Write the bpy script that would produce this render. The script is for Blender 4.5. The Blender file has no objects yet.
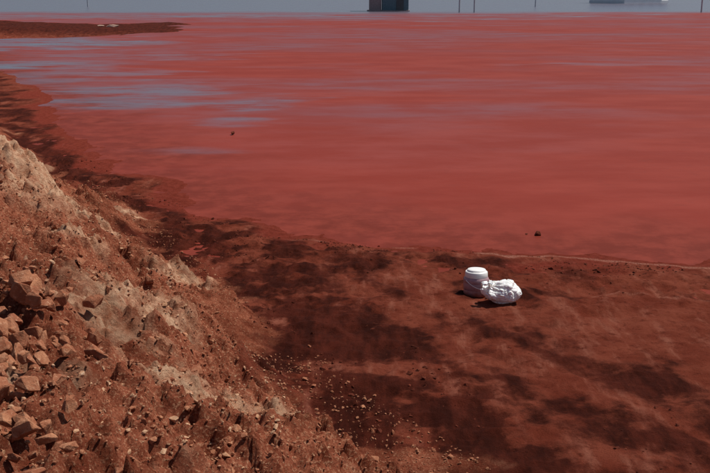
import bpy, math, random
import numpy as np
from mathutils import Vector, noise as mn, Matrix
random.seed(7); rng=np.random.default_rng(7)
sc=bpy.context.scene
def link(o): sc.collection.objects.link(o); return o
# ---------------------------------------------------------------- noise
def _h(ix,iy,s):
    n=(ix.astype(np.int64)*374761393+iy.astype(np.int64)*668265263+s*1442695041)&0xffffffff
    n=((n^(n>>13))*1274126177)&0xffffffff
    n=((n^(n>>15))*2246822519)&0xffffffff
    return ((n^(n>>16))&0xffff)/65535.0
def vn(x,y,s=0):
    ix=np.floor(x);iy=np.floor(y);fx=x-ix;fy=y-iy
    fx=fx**3*(fx*(fx*6-15)+10);fy=fy**3*(fy*(fy*6-15)+10)
    a=_h(ix,iy,s);b=_h(ix+1,iy,s);c=_h(ix,iy+1,s);d=_h(ix+1,iy+1,s)
    return (a+(b-a)*fx)*(1-fy)+(c+(d-c)*fx)*fy-0.5
def fbm(x,y,f,o=4,s=0,g=0.5):
    r=0;a=1;x=x*f;y=y*f
    for i in range(o):
        r=r+a*vn(x,y,s+i*17);a*=g
        x,y=(x*1.62-y*1.18)+3.1,(x*1.18+y*1.62)-7.7
    return r
def sm(a,b,v):
    t=np.clip((v-a)/(b-a),0,1);return t*t*(3-2*t)
# ---------------------------------------------------------------- terrain
FY=[-200,-5,0,5.6,6.43,8.05,10.2,12.8,16,21.4,35,60,100,400]
FX=[90,5.2,2.8,0.45,-.08,-.92,-1.9,-3.2,-5.0,-7.9,-17,-36,-70,-300]
SX=[-3000,-60,-20,-12.4,-7.4,-3.8,-2.2,-1.05,.54,1.7,2.8,4,8,20,60,3000]
SY=[2500,110,50,34.5,24.4,16.2,13.6,11.9,11.45,11.2,10.75,10.5,9.8,8,4,-400]
LUMPS=((-3.85,10.9,.5,.17),(-3.3,10.2,.35,.10),(-2.8,9.7,.40,.14),(-2.35,9.1,.35,.09),(-2.9,8.4,.5,.07),(-2.2,7.4,.45,.09),(-1.5,6.6,.4,.07))
def footd(x,y): return (np.interp(y,FY,FX)-x)*0.88
def shore(x,y):
    best=np.full(x.shape,1e9)
    for i in range(len(SX)-1):
        ax,ay,bx,by=SX[i],SY[i],SX[i+1],SY[i+1]
        dx,dy=bx-ax,by-ay
        t=np.clip(((x-ax)*dx+(y-ay)*dy)/(dx*dx+dy*dy),0,1)
        best=np.minimum(best,np.hypot(x-ax-t*dx,y-ay-t*dy))
    return np.where(y<np.interp(x,SX,SY),best,-best)
def terrain(x,y):
    near=sm(60,20,y)*sm(60,20,np.abs(x))
    d=footd(x,y)+0.6*fbm(x,y,0.7,3,5)+0.25*fbm(x,y,2.4,3,9)
    s=shore(x,y)+0.7*fbm(x,y,0.6,4,21)
    zm=np.where(s>0,0.10*(1-np.exp(-np.maximum(s,0)/2.2)),np.maximum(s*0.035,-0.5))
    edge=sm(-.3,1.0,s)
    band=edge*sm(3.4,1.0,s)
    zm=zm+near*edge*(0.02*fbm(x,y,1.3,4,31)+(0.02+0.04*band)*fbm(x,y,5,4,41))+near*.012*fbm(x,y,2.2,5,45,.6)
    l=np.abs(fbm(x,y,4.2,4,51)); zm=zm+near*0.05*(0.22-l)*sm(.1,1.,s)*sm(-3.2,-0.3,d)
    # long furrows parallel to the bank
    u=x*0.47-y*0.88; w=x*0.88+y*0.47
    zm=zm+near*edge*.022*fbm(u*.22,w*2.2,1,3,47)
    b=sm(-.1,2.3,d)*.6+.4*np.clip(d/2.3,0,1)
    H=1.25+0.25*fbm(x,y,0.35,2,61)
    plate=1-0.6*sm(6,10,d)
    zb=H*b*plate*sm(70,30,y)
    rid=1-2*np.abs(fbm(x,y,1.3,3,71))
    amp=sm(-.1,0.8,d)*near
    zb=zb+amp*(0.07*(rid-0.6)+0.16*fbm(x,y,1.6,3,81,.5)+0.075*fbm(x,y,5.,4,86,.6)+0.035*fbm(x,y,16,4,91,.65))
    c=fbm(x,y,3.1,3,101); zb=zb+amp*0.055*sm(0.05,0.11,c)
    c2=fbm(x,y,8,3,111); zb=zb+amp*0.034*sm(0.05,0.10,c2)
    c3=fbm(x,y,17,2,113); zb=zb+amp*0.018*sm(0.05,0.12,c3)
    for cx,cy,r,h in LUMPS:
        q=np.hypot(x-cx,(y-cy)*.8)/r+.8*fbm(x,y,2.5,4,141)
        zb=zb+h*sm(1.1,.35,q)
    z=zm+zb
    r=np.hypot((x+27)/19,(y-72)/14)+.45*fbm(x,y,.12,5,121,.6)
    bar=sm(1.15,.6,r)
    z=z+0.66*bar*(1+.15*fbm(x,y,.6,3,122))
    far=sm(330,420,y); z=z+far*3.2+sm(700,1800,np.hypot(x,y))*25*(1+1.2*fbm(x,y,.002,3,131))
    return z,d,s,b,bar
def axis(lo,hi,step,end_lo,end_hi,g):
    a=list(np.arange(lo,hi,step)); 
    v,st=a[-1],step
    while v<end_hi: st*=g; v+=st; a.append(v)
    v,st=lo,step
    pre=[]
    while v>end_lo: st*=g; v-=st; pre.append(v)
    return np.array(pre[::-1]+a)
def gridmesh(name,X,Y,zf):
    gx,gy=np.meshgrid(X,Y); n,m=gx.shape
    x=gx.ravel();y=gy.ravel()
    z,attrs=zf(x,y)
    me=bpy.data.meshes.new(name)
    me.vertices.add(n*m); me.vertices.foreach_set('co',np.stack([x,y,z],1).astype(np.float32).ravel())
    i=np.arange((n-1)*(m-1)); r=i//(m-1); c=i%(m-1); a=r*m+c
    q=np.stack([a,a+1,a+m+1,a+m],1).ravel()
    me.loops.add(len(q)); me.loops.foreach_set('vertex_index',q.astype(np.int32))
    me.polygons.add(len(i)); me.polygons.foreach_set('loop_start',(np.arange(len(i))*4).astype(np.int32))
    me.polygons.foreach_set('use_smooth',np.ones(len(i),bool))
    me.update(calc_edges=True)
    for k,v in attrs.items():
        at=me.attributes.new(k,'FLOAT','POINT'); at.data.foreach_set('value',v.astype(np.float32))
    o=link(bpy.data.objects.new(name,me)); return o
def gz(x,y):
    z,d,s,b,bar=terrain(x,y)
    u=x*0.47-y*0.88; w=x*0.88+y*0.47
    st=fbm(u*0.25,w*1.7,0.9,5,201)
    fo=fbm(x,y,1.1,4,211)
    wet=sm(-2.7,-0.9,d+1.1*st+.6*fo)*sm(0.9,-0.1,d+.6*fo)
    wet=np.maximum(wet,0.8*sm(2.0,.7,s+1.6*fo)*sm(.1,.6,s)*sm(3.5,1.,x))
    wet=wet*sm(.0,.5,s+.5*fo)
    line=np.abs((y-7.0)+0.83*(x-.35)+0.6*fo)
    wet=np.maximum(wet,0.6*sm(.6,.1,line+.6*st)*sm(.1,.6,x))
    wet=np.maximum(wet,.55*sm(.15,.45,st+.5*fo))
    wet=np.clip(wet*(0.95+1.6*fbm(x,y,2.5,5,221,.6)),0,1)
    wet=np.maximum(wet,.9*bar)
    berm=sm(-0.35,0.6,d+.8*fbm(x,y,2.3,5,231))
    pale=berm*np.clip(sm(0.4,2.2,d)*0.10+1.6*fbm(x,y,1.3,6,241,.6)-.10,0,1)*.9
    for cx,cy,r,h in LUMPS:
        pale=np.maximum(pale,min(1,h*6)*berm*sm(1.1,.3,np.hypot(x-cx,y-cy)/r+1.4*fo))
    slime=sm(.9,-.1,s+.9*fo)*sm(40,25,y)
    ln=np.minimum(np.abs(s-.22+.25*st),np.abs(s-1.6+.4*fo)+.03+.6*sm(2.4,1.5,x))
    scum=sm(.07,.0,ln)*sm(-1.,-.3,x)*sm(-.15,.1,fbm(u,w,1.3,3,251))*sm(3,0,np.abs(x-2)-3)
    return z,dict(wet=wet,berm=berm,pale=pale,slime=slime,scum=scum*.9)
ground=gridmesh('ground',axis(-5.6,4.6,.017,-2600,2600,1.07),axis(2.2,13.5,.019,-900,3200,1.035),gz)
def wz(x,y):
    f=fbm(x*0.45,y,.16,5,301); g=fbm(x*.3,y,.5,5,311,.6)
    s=shore(x,y)+0.7*fbm(x,y,0.6,4,21)
    clear_sky_tint=np.zeros_like(x)
    def e(cx,cy,rx,ry,k=1):
        return k*sm(1.35,.25,np.hypot((x-cx)/rx,(y-cy)/ry)+1.7*g+.9*f)
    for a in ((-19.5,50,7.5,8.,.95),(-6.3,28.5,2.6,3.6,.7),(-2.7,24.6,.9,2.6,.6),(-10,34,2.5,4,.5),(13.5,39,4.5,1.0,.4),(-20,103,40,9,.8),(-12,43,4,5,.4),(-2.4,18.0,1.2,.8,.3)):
        clear_sky_tint=np.maximum(clear_sky_tint,e(*a))
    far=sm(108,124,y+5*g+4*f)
    clear_sky_tint=np.maximum(clear_sky_tint,far)
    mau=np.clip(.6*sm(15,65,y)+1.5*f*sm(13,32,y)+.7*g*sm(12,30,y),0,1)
    shal=np.clip(sm(-3.2,.1,s+1.2*fbm(x,y,.8,4,331)),0,1)
    return np.zeros_like(x),dict(clear_sky_tint=clear_sky_tint,sky_mauve=mau,shal=shal,open=far)
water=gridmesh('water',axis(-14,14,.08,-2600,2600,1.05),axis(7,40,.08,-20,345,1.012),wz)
# ---------------------------------------------------------------- materials
def newmat(n):
    m=bpy.data.materials.new(n); m.use_nodes=True; nt=m.node_tree
    return m,nt,nt.nodes['Principled BSDF']
def N(nt,t,**k):
    n=nt.nodes.new(t)
    for a,b in k.items(): setattr(n,a,b)
    return n
def val(nt,s,v):
    if isinstance(v,(int,float)): s.default_value=v
    elif isinstance(v,tuple): s.default_value=(*v,1) if len(v)==3 else v
    else: nt.links.new(v,s)
def mix(nt,f,a,b,mode='MIX'):
    n=N(nt,'ShaderNodeMix',data_type='RGBA',blend_type=mode)
    val(nt,n.inputs[0],f);val(nt,n.inputs[6],a);val(nt,n.inputs[7],b); return n.outputs[2]
def math_(nt,op,a,b=0.,c=0.,clamp=False):
    n=N(nt,'ShaderNodeMath',operation=op,use_clamp=clamp)
    val(nt,n.inputs[0],a);val(nt,n.inputs[1],b);val(nt,n.inputs[2],c); return n.outputs[0]
def coords(nt,scale=(1,1,1),rot=0):
    tc=N(nt,'ShaderNodeTexCoord');mp=N(nt,'ShaderNodeMapping')
    mp.inputs['Scale'].default_value=scale; mp.inputs['Rotation'].default_value=(0,0,rot)
    nt.links.new(tc.outputs['Object'],mp.inputs[0]); return mp.outputs[0]
def noise(nt,co,s,d=6,r=.6):
    n=N(nt,'ShaderNodeTexNoise'); n.inputs['Scale'].default_value=s;n.inputs['Detail'].default_value=d
    n.inputs['Roughness'].default_value=r; nt.links.new(co,n.inputs['Vector']); return n.outputs['Fac']
def ramp(nt,f,a,b):
    n=N(nt,'ShaderNodeMapRange',interpolation_type='SMOOTHSTEP'); val(nt,n.inputs[0],f)
    n.inputs[1].default_value=a;n.inputs[2].default_value=b; return n.outputs[0]
def attr(nt,n):
    a=N(nt,'ShaderNodeAttribute',attribute_name=n); return a.outputs['Fac']
def bump(nt,h,dist,strength,nrm=None):
    b=N(nt,'ShaderNodeBump'); b.inputs['Distance'].default_value=dist;b.inputs['Strength'].default_value=strength
    nt.links.new(h,b.inputs['Height'])
    if nrm is not None: nt.links.new(nrm,b.inputs['Normal'])
    return b.outputs[0]
# ground
m,nt,p=newmat('red_earth')
co=coords(nt); cs=coords(nt,(1,.22,1),math.radians(28))
n1=noise(nt,co,2.2);n2=noise(nt,co,11,8,.7);n3=noise(nt,co,70,6,.7);ns=noise(nt,cs,6,8,.68);n5=noise(nt,co,6,10,.78)
def broken(a,k,lo,hi):  # crisp, ragged version of a soft mask
    v=math_(nt,'MULTIPLY_ADD',math_(nt,'SUBTRACT',n5,.5),k,attr(nt,a)); return ramp(nt,v,lo,hi)
wetm=broken('wet',1.5,.15,.85)
mud=mix(nt,ramp(nt,n1,.35,.65),(.155,.031,.016),(.22,.054,.030))
mud=mix(nt,ramp(nt,ns,.5,.70),mud,(.28,.092,.058))
mud=mix(nt,ramp(nt,n2,.5,.3),mud,(.11,.020,.010))
mud=mix(nt,math_(nt,'MULTIPLY',ramp(nt,n5,.56,.72),.5),mud,(.30,.10,.06))
wetc=mix(nt,ramp(nt,ns,.35,.68),(.036,.0074,.0042),(.10,.020,.011))
mud=mix(nt,wetm,mud,wetc)
sl=mix(nt,ramp(nt,n2,.35,.65),(.15,.024,.013),(.22,.041,.025))
mud=mix(nt,broken('slime',1.2,.2,.8),mud,sl)
mud=mix(nt,math_(nt,'MULTIPLY',attr(nt,'scum'),ramp(nt,n3,.4,.6)),mud,(.46,.21,.15))
bm=mix(nt,ramp(nt,n2,.35,.65),(.22,.054,.027),(.41,.130,.070))
bm=mix(nt,ramp(nt,n3,.52,.66),bm,(.60,.31,.18))
bm=mix(nt,ramp(nt,n3,.46,.3),bm,(.12,.028,.015))
bm=mix(nt,broken('pale',1.0,.12,.7),bm,mix(nt,ramp(nt,n2,.3,.66),(.44,.18,.095),(.70,.45,.29)))
bm=mix(nt,math_(nt,'MULTIPLY',attr(nt,'wet'),.6),bm,(.12,.024,.011))
c=mix(nt,broken('berm',.8,.2,.8),mud,bm)
val(nt,p.inputs['Base Color'],c)
p.inputs['Roughness'].default_value=.95
p.inputs['Specular IOR Level'].default_value=.04
b=bump(nt,n2,.06,.8); b=bump(nt,n3,.018,1.,b); nt.links.new(b,p.inputs['Normal'])
ground.data.materials.append(m); earth=m
# water
m,nt,p=newmat('red_sludge_water')
co=coords(nt); cs=coords(nt,(.5,1,1),math.radians(-7))
n1=noise(nt,cs,.7,9,.66);n2=noise(nt,cs,.12,7,.6);n3=noise(nt,co,6,6,.6);n4=noise(nt,co,2.2,9,.7)
c=mix(nt,ramp(nt,n1,.35,.68),(.20,.027,.0150),(.24,.039,.0240))
c=mix(nt,attr(nt,'sky_mauve'),c,mix(nt,ramp(nt,n1,.38,.62),(.195,.038,.031),(.175,.066,.074)))  # mauve sky reflection put into the sludge colour, growing with distance
c=mix(nt,math_(nt,'MULTIPLY',ramp(nt,n2,.50,.68),.35),c,(.165,.055,.060))
c=mix(nt,math_(nt,'MULTIPLY',ramp(nt,n4,.52,.75),.35),c,(.16,.030,.020))
c=mix(nt,attr(nt,'shal'),c,mix(nt,ramp(nt,n4,.38,.66),(.135,.021,.011),(.205,.036,.021)))
cl=math_(nt,'MULTIPLY',attr(nt,'clear_sky_tint'),ramp(nt,n1,.32,.6))
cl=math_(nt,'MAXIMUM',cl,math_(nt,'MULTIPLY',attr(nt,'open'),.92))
c=mix(nt,cl,c,(.095,.105,.14))  # clear water: reflected sky painted into the base colour as blue-grey
val(nt,p.inputs['Base Color'],c)
val(nt,p.inputs['Roughness'],math_(nt,'SUBTRACT',.55,math_(nt,'MULTIPLY',cl,.3)))
val(nt,p.inputs['Specular IOR Level'],math_(nt,'ADD',.05,math_(nt,'MULTIPLY',cl,.28)))
nt.links.new(bump(nt,n3,.006,.4),p.inputs['Normal'])
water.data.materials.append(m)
# stone
def stonemat(name,a,b_,c_,d_):
    m,nt,p=newmat(name)
    co=coords(nt); n2=noise(nt,co,9,8,.7);n3=noise(nt,co,55,6,.7);n1=noise(nt,co,3,3,.5)
    c=mix(nt,ramp(nt,n2,.35,.7),a,b_)
    c=mix(nt,ramp(nt,n1,.45,.65),c,c_)
    c=mix(nt,ramp(nt,n3,.5,.75),c,d_)
    val(nt,p.inputs['Base Color'],c);p.inputs['Roughness'].default_value=.95;p.inputs['Specular IOR Level'].default_value=.06
    nt.links.new(bump(nt,n3,.01,.8,bump(nt,n2,.03,.6)),p.inputs['Normal']); return m
stone=stonemat('dusty_stone',(.24,.078,.040),(.46,.21,.115),(.30,.11,.06),(.55,.31,.19))
palestone=stonemat('pale_stone',(.44,.22,.12),(.62,.39,.24),(.45,.23,.14),(.66,.46,.31))
m,nt,p=newmat('dark_mud')
co=coords(nt); n2=noise(nt,co,14,6,.7)
val(nt,p.inputs['Base Color'],mix(nt,ramp(nt,n2,.35,.7),(.06,.013,.007),(.15,.034,.017)));p.inputs['Roughness'].default_value=.9
p.inputs['Specular IOR Level'].default_value=.1
nt.links.new(bump(nt,n2,.03,.7),p.inputs['Normal']); darkmud=m
def flat(n,col,r=.7,**k):
    m,nt,p=newmat(n); co=coords(nt); nn=noise(nt,co,k.get('s',6),6,.6)
    d=k.get('d',.75)
    val(nt,p.inputs['Base Color'],mix(nt,ramp(nt,nn,.3,.7),tuple(c*d for c in col),col)); p.inputs['Roughness'].default_value=r
    return m,nt,p
# ---------------------------------------------------------------- rocks
import bmesh
def template(seed,flatn=.7,n=13):
    r=random.Random(seed); bm_=bmesh.new()
    for i in range(n):
        v=Vector((r.gauss(0,1),r.gauss(0,1),r.gauss(0,1))).normalized()
        bm_.verts.new((v.x*r.uniform(.8,1.1),v.y*r.uniform(.6,.85),v.z*flatn*r.uniform(.7,1)))
    res=bmesh.ops.convex_hull(bm_,input=bm_.verts)
    bmesh.ops.delete(bm_,geom=[g for g in res['geom_interior'] if isinstance(g,bmesh.types.BMVert)],context='VERTS')
    bmesh.ops.recalc_face_normals(bm_,faces=bm_.faces)
    bm_.verts.index_update()
    V=np.array([v.co[:] for v in bm_.verts]); F=[[v.index for v in f.verts] for f in bm_.faces]; bm_.free()
    return V,F
def big_template(seed):
    V,F=template(seed,.62,12)
    me=bpy.data.meshes.new('t'); me.from_pydata(V.tolist(),[],F); b=bmesh.new(); b.from_mesh(me)
    bmesh.ops.bevel(b,geom=list(b.edges),offset=.035,segments=1,affect='EDGES')
    bmesh.ops.triangulate(b,faces=b.faces)
    bmesh.ops.subdivide_edges(b,edges=b.edges,cuts=1,use_grid_fill=True)
    for v in b.verts: v.co+=v.co.normalized()*0.07*mn.fractal(v.co*2.5+Vector((seed,0,0)),1,2,4)
    b.verts.index_update()
    V=np.array([v.co[:] for v in b.verts]);F=[[v.index for v in f.verts] for f in b.faces];b.free();return V,F
small=[template(i,random.uniform(.5,.9)) for i in range(14)]
big=[big_template(100+i) for i in range(14)]
def scatter(name,xs,ys,sizes,tm,mat,sink=.3,tilt=.5,lift=None):
    zs=terrain(xs,ys)[0]; AV=[];AF=[];o=0
    if lift is not None: zs=zs+lift
    for x,y,z,s in zip(xs,ys,zs,sizes):
        V,F=tm[random.randrange(len(tm))]
        R=(Matrix.Rotation(random.uniform(0,6.28),3,'Z')@Matrix.Rotation(random.gauss(0,tilt),3,'X')@Matrix.Rotation(random.gauss(0,tilt),3,'Y'))
        W=V@np.array(R).T*s; W=W+np.array([x,y,z+s*(.5-sink)])
        AV.append(W); AF+= [[i+o for i in f] for f in F]; o+=len(V)
    me=bpy.data.meshes.new(name); me.from_pydata(np.concatenate(AV).tolist(),[],AF); me.materials.append(mat)
    return link(bpy.data.objects.new(name,me))
# loose rock pile, lower left
n=640; xs=rng.uniform(-2.9,-.7,n)
ys=rng.uniform(2.6,5.2,n); keep=(xs<-1.02-.21*(ys-2.9)+rng.normal(0,.12,n)); xs,ys=xs[keep],ys[keep]
sz=np.clip(rng.lognormal(-3.0,.42,len(xs)),.025,.095)
scatter('rock_pile',xs,ys,sz,big,stone,.12,.7,rng.uniform(0,.06,len(xs)))
n=36000; y=2.3+ (rng.random(n)**1.7)*13; d=rng.uniform(-.3,3.8,n); x=np.interp(y,FY,FX)-d/.88
k=fbm(x,y,1.3,3,401)+rng.normal(0,.15,n)>-.08; x,y=x[k],y[k]
scatter('gravel',x,y,np.clip(rng.lognormal(-4.9,.5,len(x)),.004,.03),small,stone,.25)
n=20000; y=2.3+ (rng.random(n)**1.5)*13; d=rng.uniform(.25,3.6,n); x=np.interp(y,FY,FX)-d/.88
k=fbm(x,y,1.8,4,431)+rng.normal(0,.08,n)>.03; x,y=x[k],y[k]
scatter('pale_gravel',x,y,np.clip(rng.lognormal(-4.9,.5,len(x)),.004,.03),small,palestone,.3)
n=900; y=rng.uniform(3,14,n); d=rng.uniform(.3,3.4,n); x=np.interp(y,FY,FX)-d/.88
scatter('stones',x,y,np.clip(rng.lognormal(-3.75,.4,n),.015,.06),big,stone,.4)
# clods of mud along the foot and the waterline
n=2200; y=rng.uniform(5,17,n); d=-np.abs(rng.normal(0,.9,n)); x=np.interp(y,FY,FX)-d/.88
x2=rng.uniform(-1.5,4.5,1300); y2=np.interp(x2,SX,SY)-.2-np.abs(rng.normal(0,.5,1300)); 
x=np.concatenate([x,x2]);y=np.concatenate([y,y2])
s_=shore(x,y); k=(s_>.3)&(fbm(x,y,1.6,3,411)>.03); x,y=x[k],y[k]
scatter('mud_clods',x,y,np.clip(rng.lognormal(-4.4,.45,len(x)),.005,.035),small,darkmud,.5)
scatter('mud_lump',np.array([2.27,2.14]),np.array([11.75,11.8]),np.array([.075,.04]),big,darkmud,.1,.1).location.z=.02
scatter('floating_debris',np.array([-2.54]),np.array([20.2]),np.array([.075]),big,darkmud,0,.1).location.z=.1
m,nt,p=flat('pale_slab',(.42,.26,.2),.9)
scatter('stone_slab',np.array([-17.6,-18.6]),np.array([72.,73.]),np.array([.5,.35]),[(V*np.array([1.3,1,.45]),F) for V,F in big],m,.4,.05)
# ---------------------------------------------------------------- plastic canister
def lathe(name,prof,mat,seg=48,sx=1,sy=1):
    V=[];F=[]
    for r,z in prof:
        for i in range(seg):
            a=2*math.pi*i/seg
            V.append((r*math.cos(a)*sx,r*math.sin(a)*sy,z))
    for j in range(len(prof)-1):
        for i in range(seg): F.append((j*seg+i,j*seg+(i+1)%seg,(j+1)*seg+(i+1)%seg,(j+1)*seg+i))
    F.append(tuple(range(seg))[::-1]); F.append(tuple((len(prof)-1)*seg+i for i in range(seg)))
    me=bpy.data.meshes.new(name);me.from_pydata(V,[],F);me.materials.append(mat)
    for q in me.polygons:q.use_smooth=len(q.vertices)==4
    return link(bpy.data.objects.new(name,me))
mb,nt,p=flat('milky_plastic',(.40,.24,.26),.35,d=.7,s=14); p.inputs['Subsurface Weight'].default_value=.1
tc=N(nt,'ShaderNodeTexCoord');sx_=N(nt,'ShaderNodeSeparateXYZ');nt.links.new(tc.outputs['Object'],sx_.inputs[0])
hh=math_(nt,'ADD',sx_.outputs[2],math_(nt,'MULTIPLY',noise(nt,tc.outputs['Object'],18,5,.6),-.12))
old=p.inputs['Base Color'].links[0].from_socket
val(nt,p.inputs['Base Color'],mix(nt,ramp(nt,hh,.03,-.06),old,(.22,.06,.035)))
ml,nt,p=flat('white_plastic',(.8,.79,.77),.4,d=.92,s=20)
can=link(bpy.data.objects.new('plastic_bucket',None))
body=[(.105,0),(.118,.006),(.122,.02),(.123,.06),(.121,.064),(.121,.07),(.124,.074),(.126,.13),(.124,.134),(.124,.14),(.127,.144),(.128,.165),(.120,.185),(.104,.2)]
bo=lathe('body',body,mb); 
lid=[(.100,.190),(.112,.192),(.114,.196),(.110,.240),(.106,.247),(.098,.249),(.095,.245),(.093,.245),(.091,.262),(.087,.267),(.05,.269)]
lo=lathe('lid',lid,ml)
cu=bpy.data.curves.new('handle','CURVE');cu.dimensions='3D';cu.bevel_depth=.003
sp=cu.splines.new('POLY');pts=[]
for i in range(25):
    a=math.pi*i/24; pts.append((.133*math.cos(a),-.135*math.sin(a)*.95,.172-.085*math.sin(a)))
sp.points.add(24)
for q,c_ in zip(sp.points,pts): q.co=(*c_,1)
cu.materials.append(ml); ho=link(bpy.data.objects.new('handle',cu))
for o in(bo,lo,ho): o.parent=can
zg=float(terrain(np.array([1.20]),np.array([9.25]))[0][0])
can.location=(1.20,9.25,zg-.012); can.rotation_euler=(math.radians(-2),math.radians(2),math.radians(35))
# ---------------------------------------------------------------- carrier bag
mbag,nt,p=newmat('thin_white_plastic')
co=coords(nt); n2=noise(nt,co,26,6,.65)
val(nt,p.inputs['Base Color'],mix(nt,ramp(nt,n2,.3,.7),(.78,.77,.76),(.86,.86,.85)));p.inputs['Roughness'].default_value=.38
p.inputs['Subsurface Weight'].default_value=.15
nt.links.new(bump(nt,n2,.010,.6),p.inputs['Normal'])
bag=link(bpy.data.objects.new('plastic_bag',None))
b=bmesh.new(); bmesh.ops.create_icosphere(b,subdivisions=7,radius=1)
knot=Vector((-.115,-.07,.20))
kn=Vector((-.62,-.35,.70)).normalized();t1=kn.orthogonal().normalized();t2=kn.cross(t1)
for v in b.verts:
    c0=v.co.copy(); ang=c0.angle(kn)
    az=math.atan2(c0.dot(t2),c0.dot(t1))
    g=math.exp(-(ang/.9)**2)
    lob=mn.noise(c0*1.3+Vector((2,7,1)))
    r=1+.18*lob
    fold=1-abs(math.sin(az*4.5+2.5*mn.noise(c0*1.7)))
    r-=.14*g*fold*min(1,ang*2.5)
    w_=c0+.25*Vector((mn.noise(c0*2),mn.noise(c0*2+Vector((9,0,0))),mn.noise(c0*2+Vector((0,9,0)))))
    r-=.10*max(0,.30-abs(mn.noise(w_*1.9)))/.30*(.4+.6*(1-g))
    r-=.035*max(0,.25-abs(mn.noise(w_*4.5)))/.25
    q=Vector((c0.x*.195*r,c0.y*.16*r,c0.z*(.125+.025*c0.x)*r+.115))
    if q.z<.012: q.z=.012-(.012-q.z)*.12
    q=q.lerp(knot,max(0,1-ang/.45)**1.5*.95)
    v.co=q
me=bpy.data.meshes.new('bag_body');b.to_mesh(me);b.free();me.materials.append(mbag)
for q in me.polygons:q.use_smooth=True
o=link(bpy.data.objects.new('bag_body',me));o.parent=bag
def ear(name,ux,uy,uz,L,w,seed):
    V=[];F=[];n=30;mm=7
    D=Vector((ux,uy,uz)).normalized(); S=D.cross(Vector((.2,1,.3))).normalized(); T=D.cross(S)
    for i in range(n):
        t=i/(n-1); a=t*2*math.pi
        c_=knot+D*(L*.5*(1-math.cos(a)))+S*(L*.34*math.sin(a))
        for j in range(mm):
            s=(j/(mm-1)-.5)*w*(.3+.7*math.sin(math.pi*t))
            nn=mn.noise(Vector((i*.4+seed,j*.6,seed)))*.014
            V.append(c_+T*s+S*nn+D*nn)
    for i in range(n-1):
        for j in range(mm-1): a=i*mm+j;F.append((a,a+1,a+mm+1,a+mm))
    me=bpy.data.meshes.new(name);me.from_pydata([tuple(v) for v in V],[],F);me.materials.append(mbag)
    for q in me.polygons:q.use_smooth=True
    o=link(bpy.data.objects.new(name,me));o.parent=bag
    so=o.modifiers.new('s','SOLIDIFY');so.thickness=.002
ear('handle_1',-.8,-.4,.25,.09,.045,3);ear('handle_2',.1,-.5,.75,.06,.045,8)
zg=float(terrain(np.array([1.40]),np.array([8.93]))[0][0])
bag.location=(1.40,8.93,zg-.012);bag.rotation_euler=(0,0,math.radians(-8));bag.scale=(.95,.95,.95)
# ---------------------------------------------------------------- far structures
def box(name,sx,sy,sz,loc,mat,parent=None,bev=.02):
    b=bmesh.new();bmesh.ops.create_cube(b,size=1);bmesh.ops.scale(b,vec=(sx,sy,sz),verts=b.verts)
    if bev:bmesh.ops.bevel(b,geom=list(b.edges),offset=bev,segments=1,affect='EDGES')
    me=bpy.data.meshes.new(name);b.to_mesh(me);b.free();me.materials.append(mat)
    o=link(bpy.data.objects.new(name,me));o.location=loc;o.parent=parent;return o
mt,_,_=flat('hazed_teal_paint',(.12,.19,.22),.8); mrb,_,_=flat('hazed_rusty_brown',(.36,.27,.26),.9)  # hut teal and brown lightened, distance haze painted into the colour
mc,_,_=flat('concrete',(.32,.32,.35),.9,s=1.5);mg,_,_=flat('hazed_galvanised',(.48,.49,.52),.5);mw,_,_=flat('white_wall',(.82,.82,.82),.8,s=.5,d=.92)  # pole metal also paled to stand in for haze
mgl,_,_=flat('dark_glass',(.05,.07,.08),.3)
hut=link(bpy.data.objects.new('pump_house',None)); hut.location=(4.6,124,0)
box('wall',3.2,3.,3.,(0.35,0,1.5),mt,hut);box('pier',1.5,2.6,3.4,(-2.1,0,1.6),mrb,hut)
box('roof',5.8,3.8,.2,(-.5,0,3.42),mc,hut);box('door',.9,.06,2.,(.9,-1.53,1.1),mgl,hut);box('window',.8,.06,.7,(-.4,-1.53,1.9),mgl,hut)
box('footing',5.2,3.3,.2,(-.5,0,.02),mrb,hut)
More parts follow.
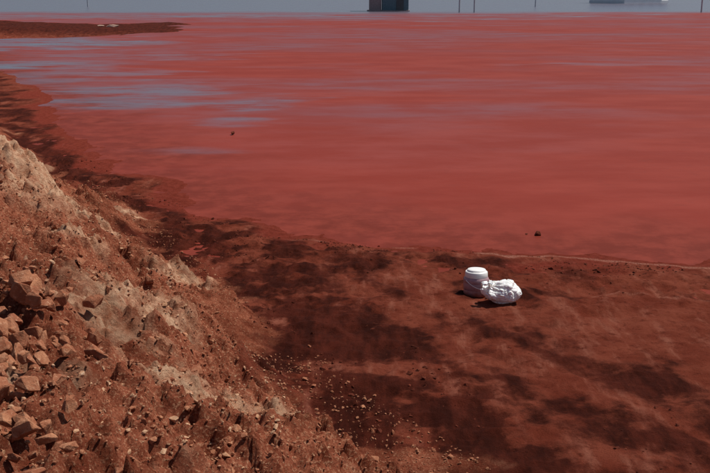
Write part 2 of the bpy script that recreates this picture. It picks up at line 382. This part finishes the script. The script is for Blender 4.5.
for px_,py_ in((12.2,117),(14.0,117.5),(40.5,117),(27,150),(-40,150)):
    po=link(bpy.data.objects.new('utility_pole',None));po.location=(px_,py_,0)
    t=lathe('shaft',[(.09,-1),(.09,0),(.08,4),(.07,8)],mg,16);t.parent=po
    box('crossarm',1.8,.1,.12,(0,-.12,7.3),mg,po,.01)
    for k in(-.75,0,.75):
        q=lathe('insulator',[(.03,0),(.06,.04),(.04,.08),(.06,.12),(.02,.16)],ml,12);q.location=(k,-.12,7.36);q.parent=po
wh=link(bpy.data.objects.new('white_building',None)); wh.location=(50.5,185,0); wh.rotation_euler=(0,0,math.radians(35))
box('wall',12,8,4.2,(0,0,2.1),mw,wh);box('base',12.2,8.2,.5,(0,0,.2),mw,wh)
box('roof',12.8,8.8,.3,(0,0,4.37),mc,wh)
for k in range(4): box('window_%d'%k,1.3,.08,1.2,(-4.2+2.8*k,-4.03,2.4),mgl,wh)
# ---------------------------------------------------------------- light
SE,SAZ=math.radians(60),math.radians(62)   # azimuth from +Y, clockwise positive
w=bpy.data.worlds.new('World');sc.world=w;w.use_nodes=True;nt=w.node_tree
sk=N(nt,'ShaderNodeTexSky',sky_type='NISHITA');sk.sun_disc=False;sk.sun_elevation=SE;sk.sun_rotation=SAZ;sk.dust_density=1.2
nt.links.new(sk.outputs[0],nt.nodes['Background'].inputs[0]);nt.nodes['Background'].inputs[1].default_value=.065
L=bpy.data.lights.new('sun','SUN');L.energy=4.6;L.angle=math.radians(.5);L.color=(1,.94,.86)
so=link(bpy.data.objects.new('sun',L))
dr=Vector((math.sin(SAZ)*math.cos(SE),math.cos(SAZ)*math.cos(SE),math.sin(SE)))
so.rotation_euler=dr.to_track_quat('Z','Y').to_euler()
cam=bpy.data.cameras.new('camera');co_=link(bpy.data.objects.new('camera',cam));cam.lens=49.45;cam.sensor_width=36
cam.clip_end=8000;cam.clip_start=.05;co_.location=(0,0,3);co_.rotation_euler=(math.radians(75.6),0,0);sc.camera=co_
sc.view_settings.view_transform='Standard';sc.view_settings.look='None';sc.view_settings.exposure=0
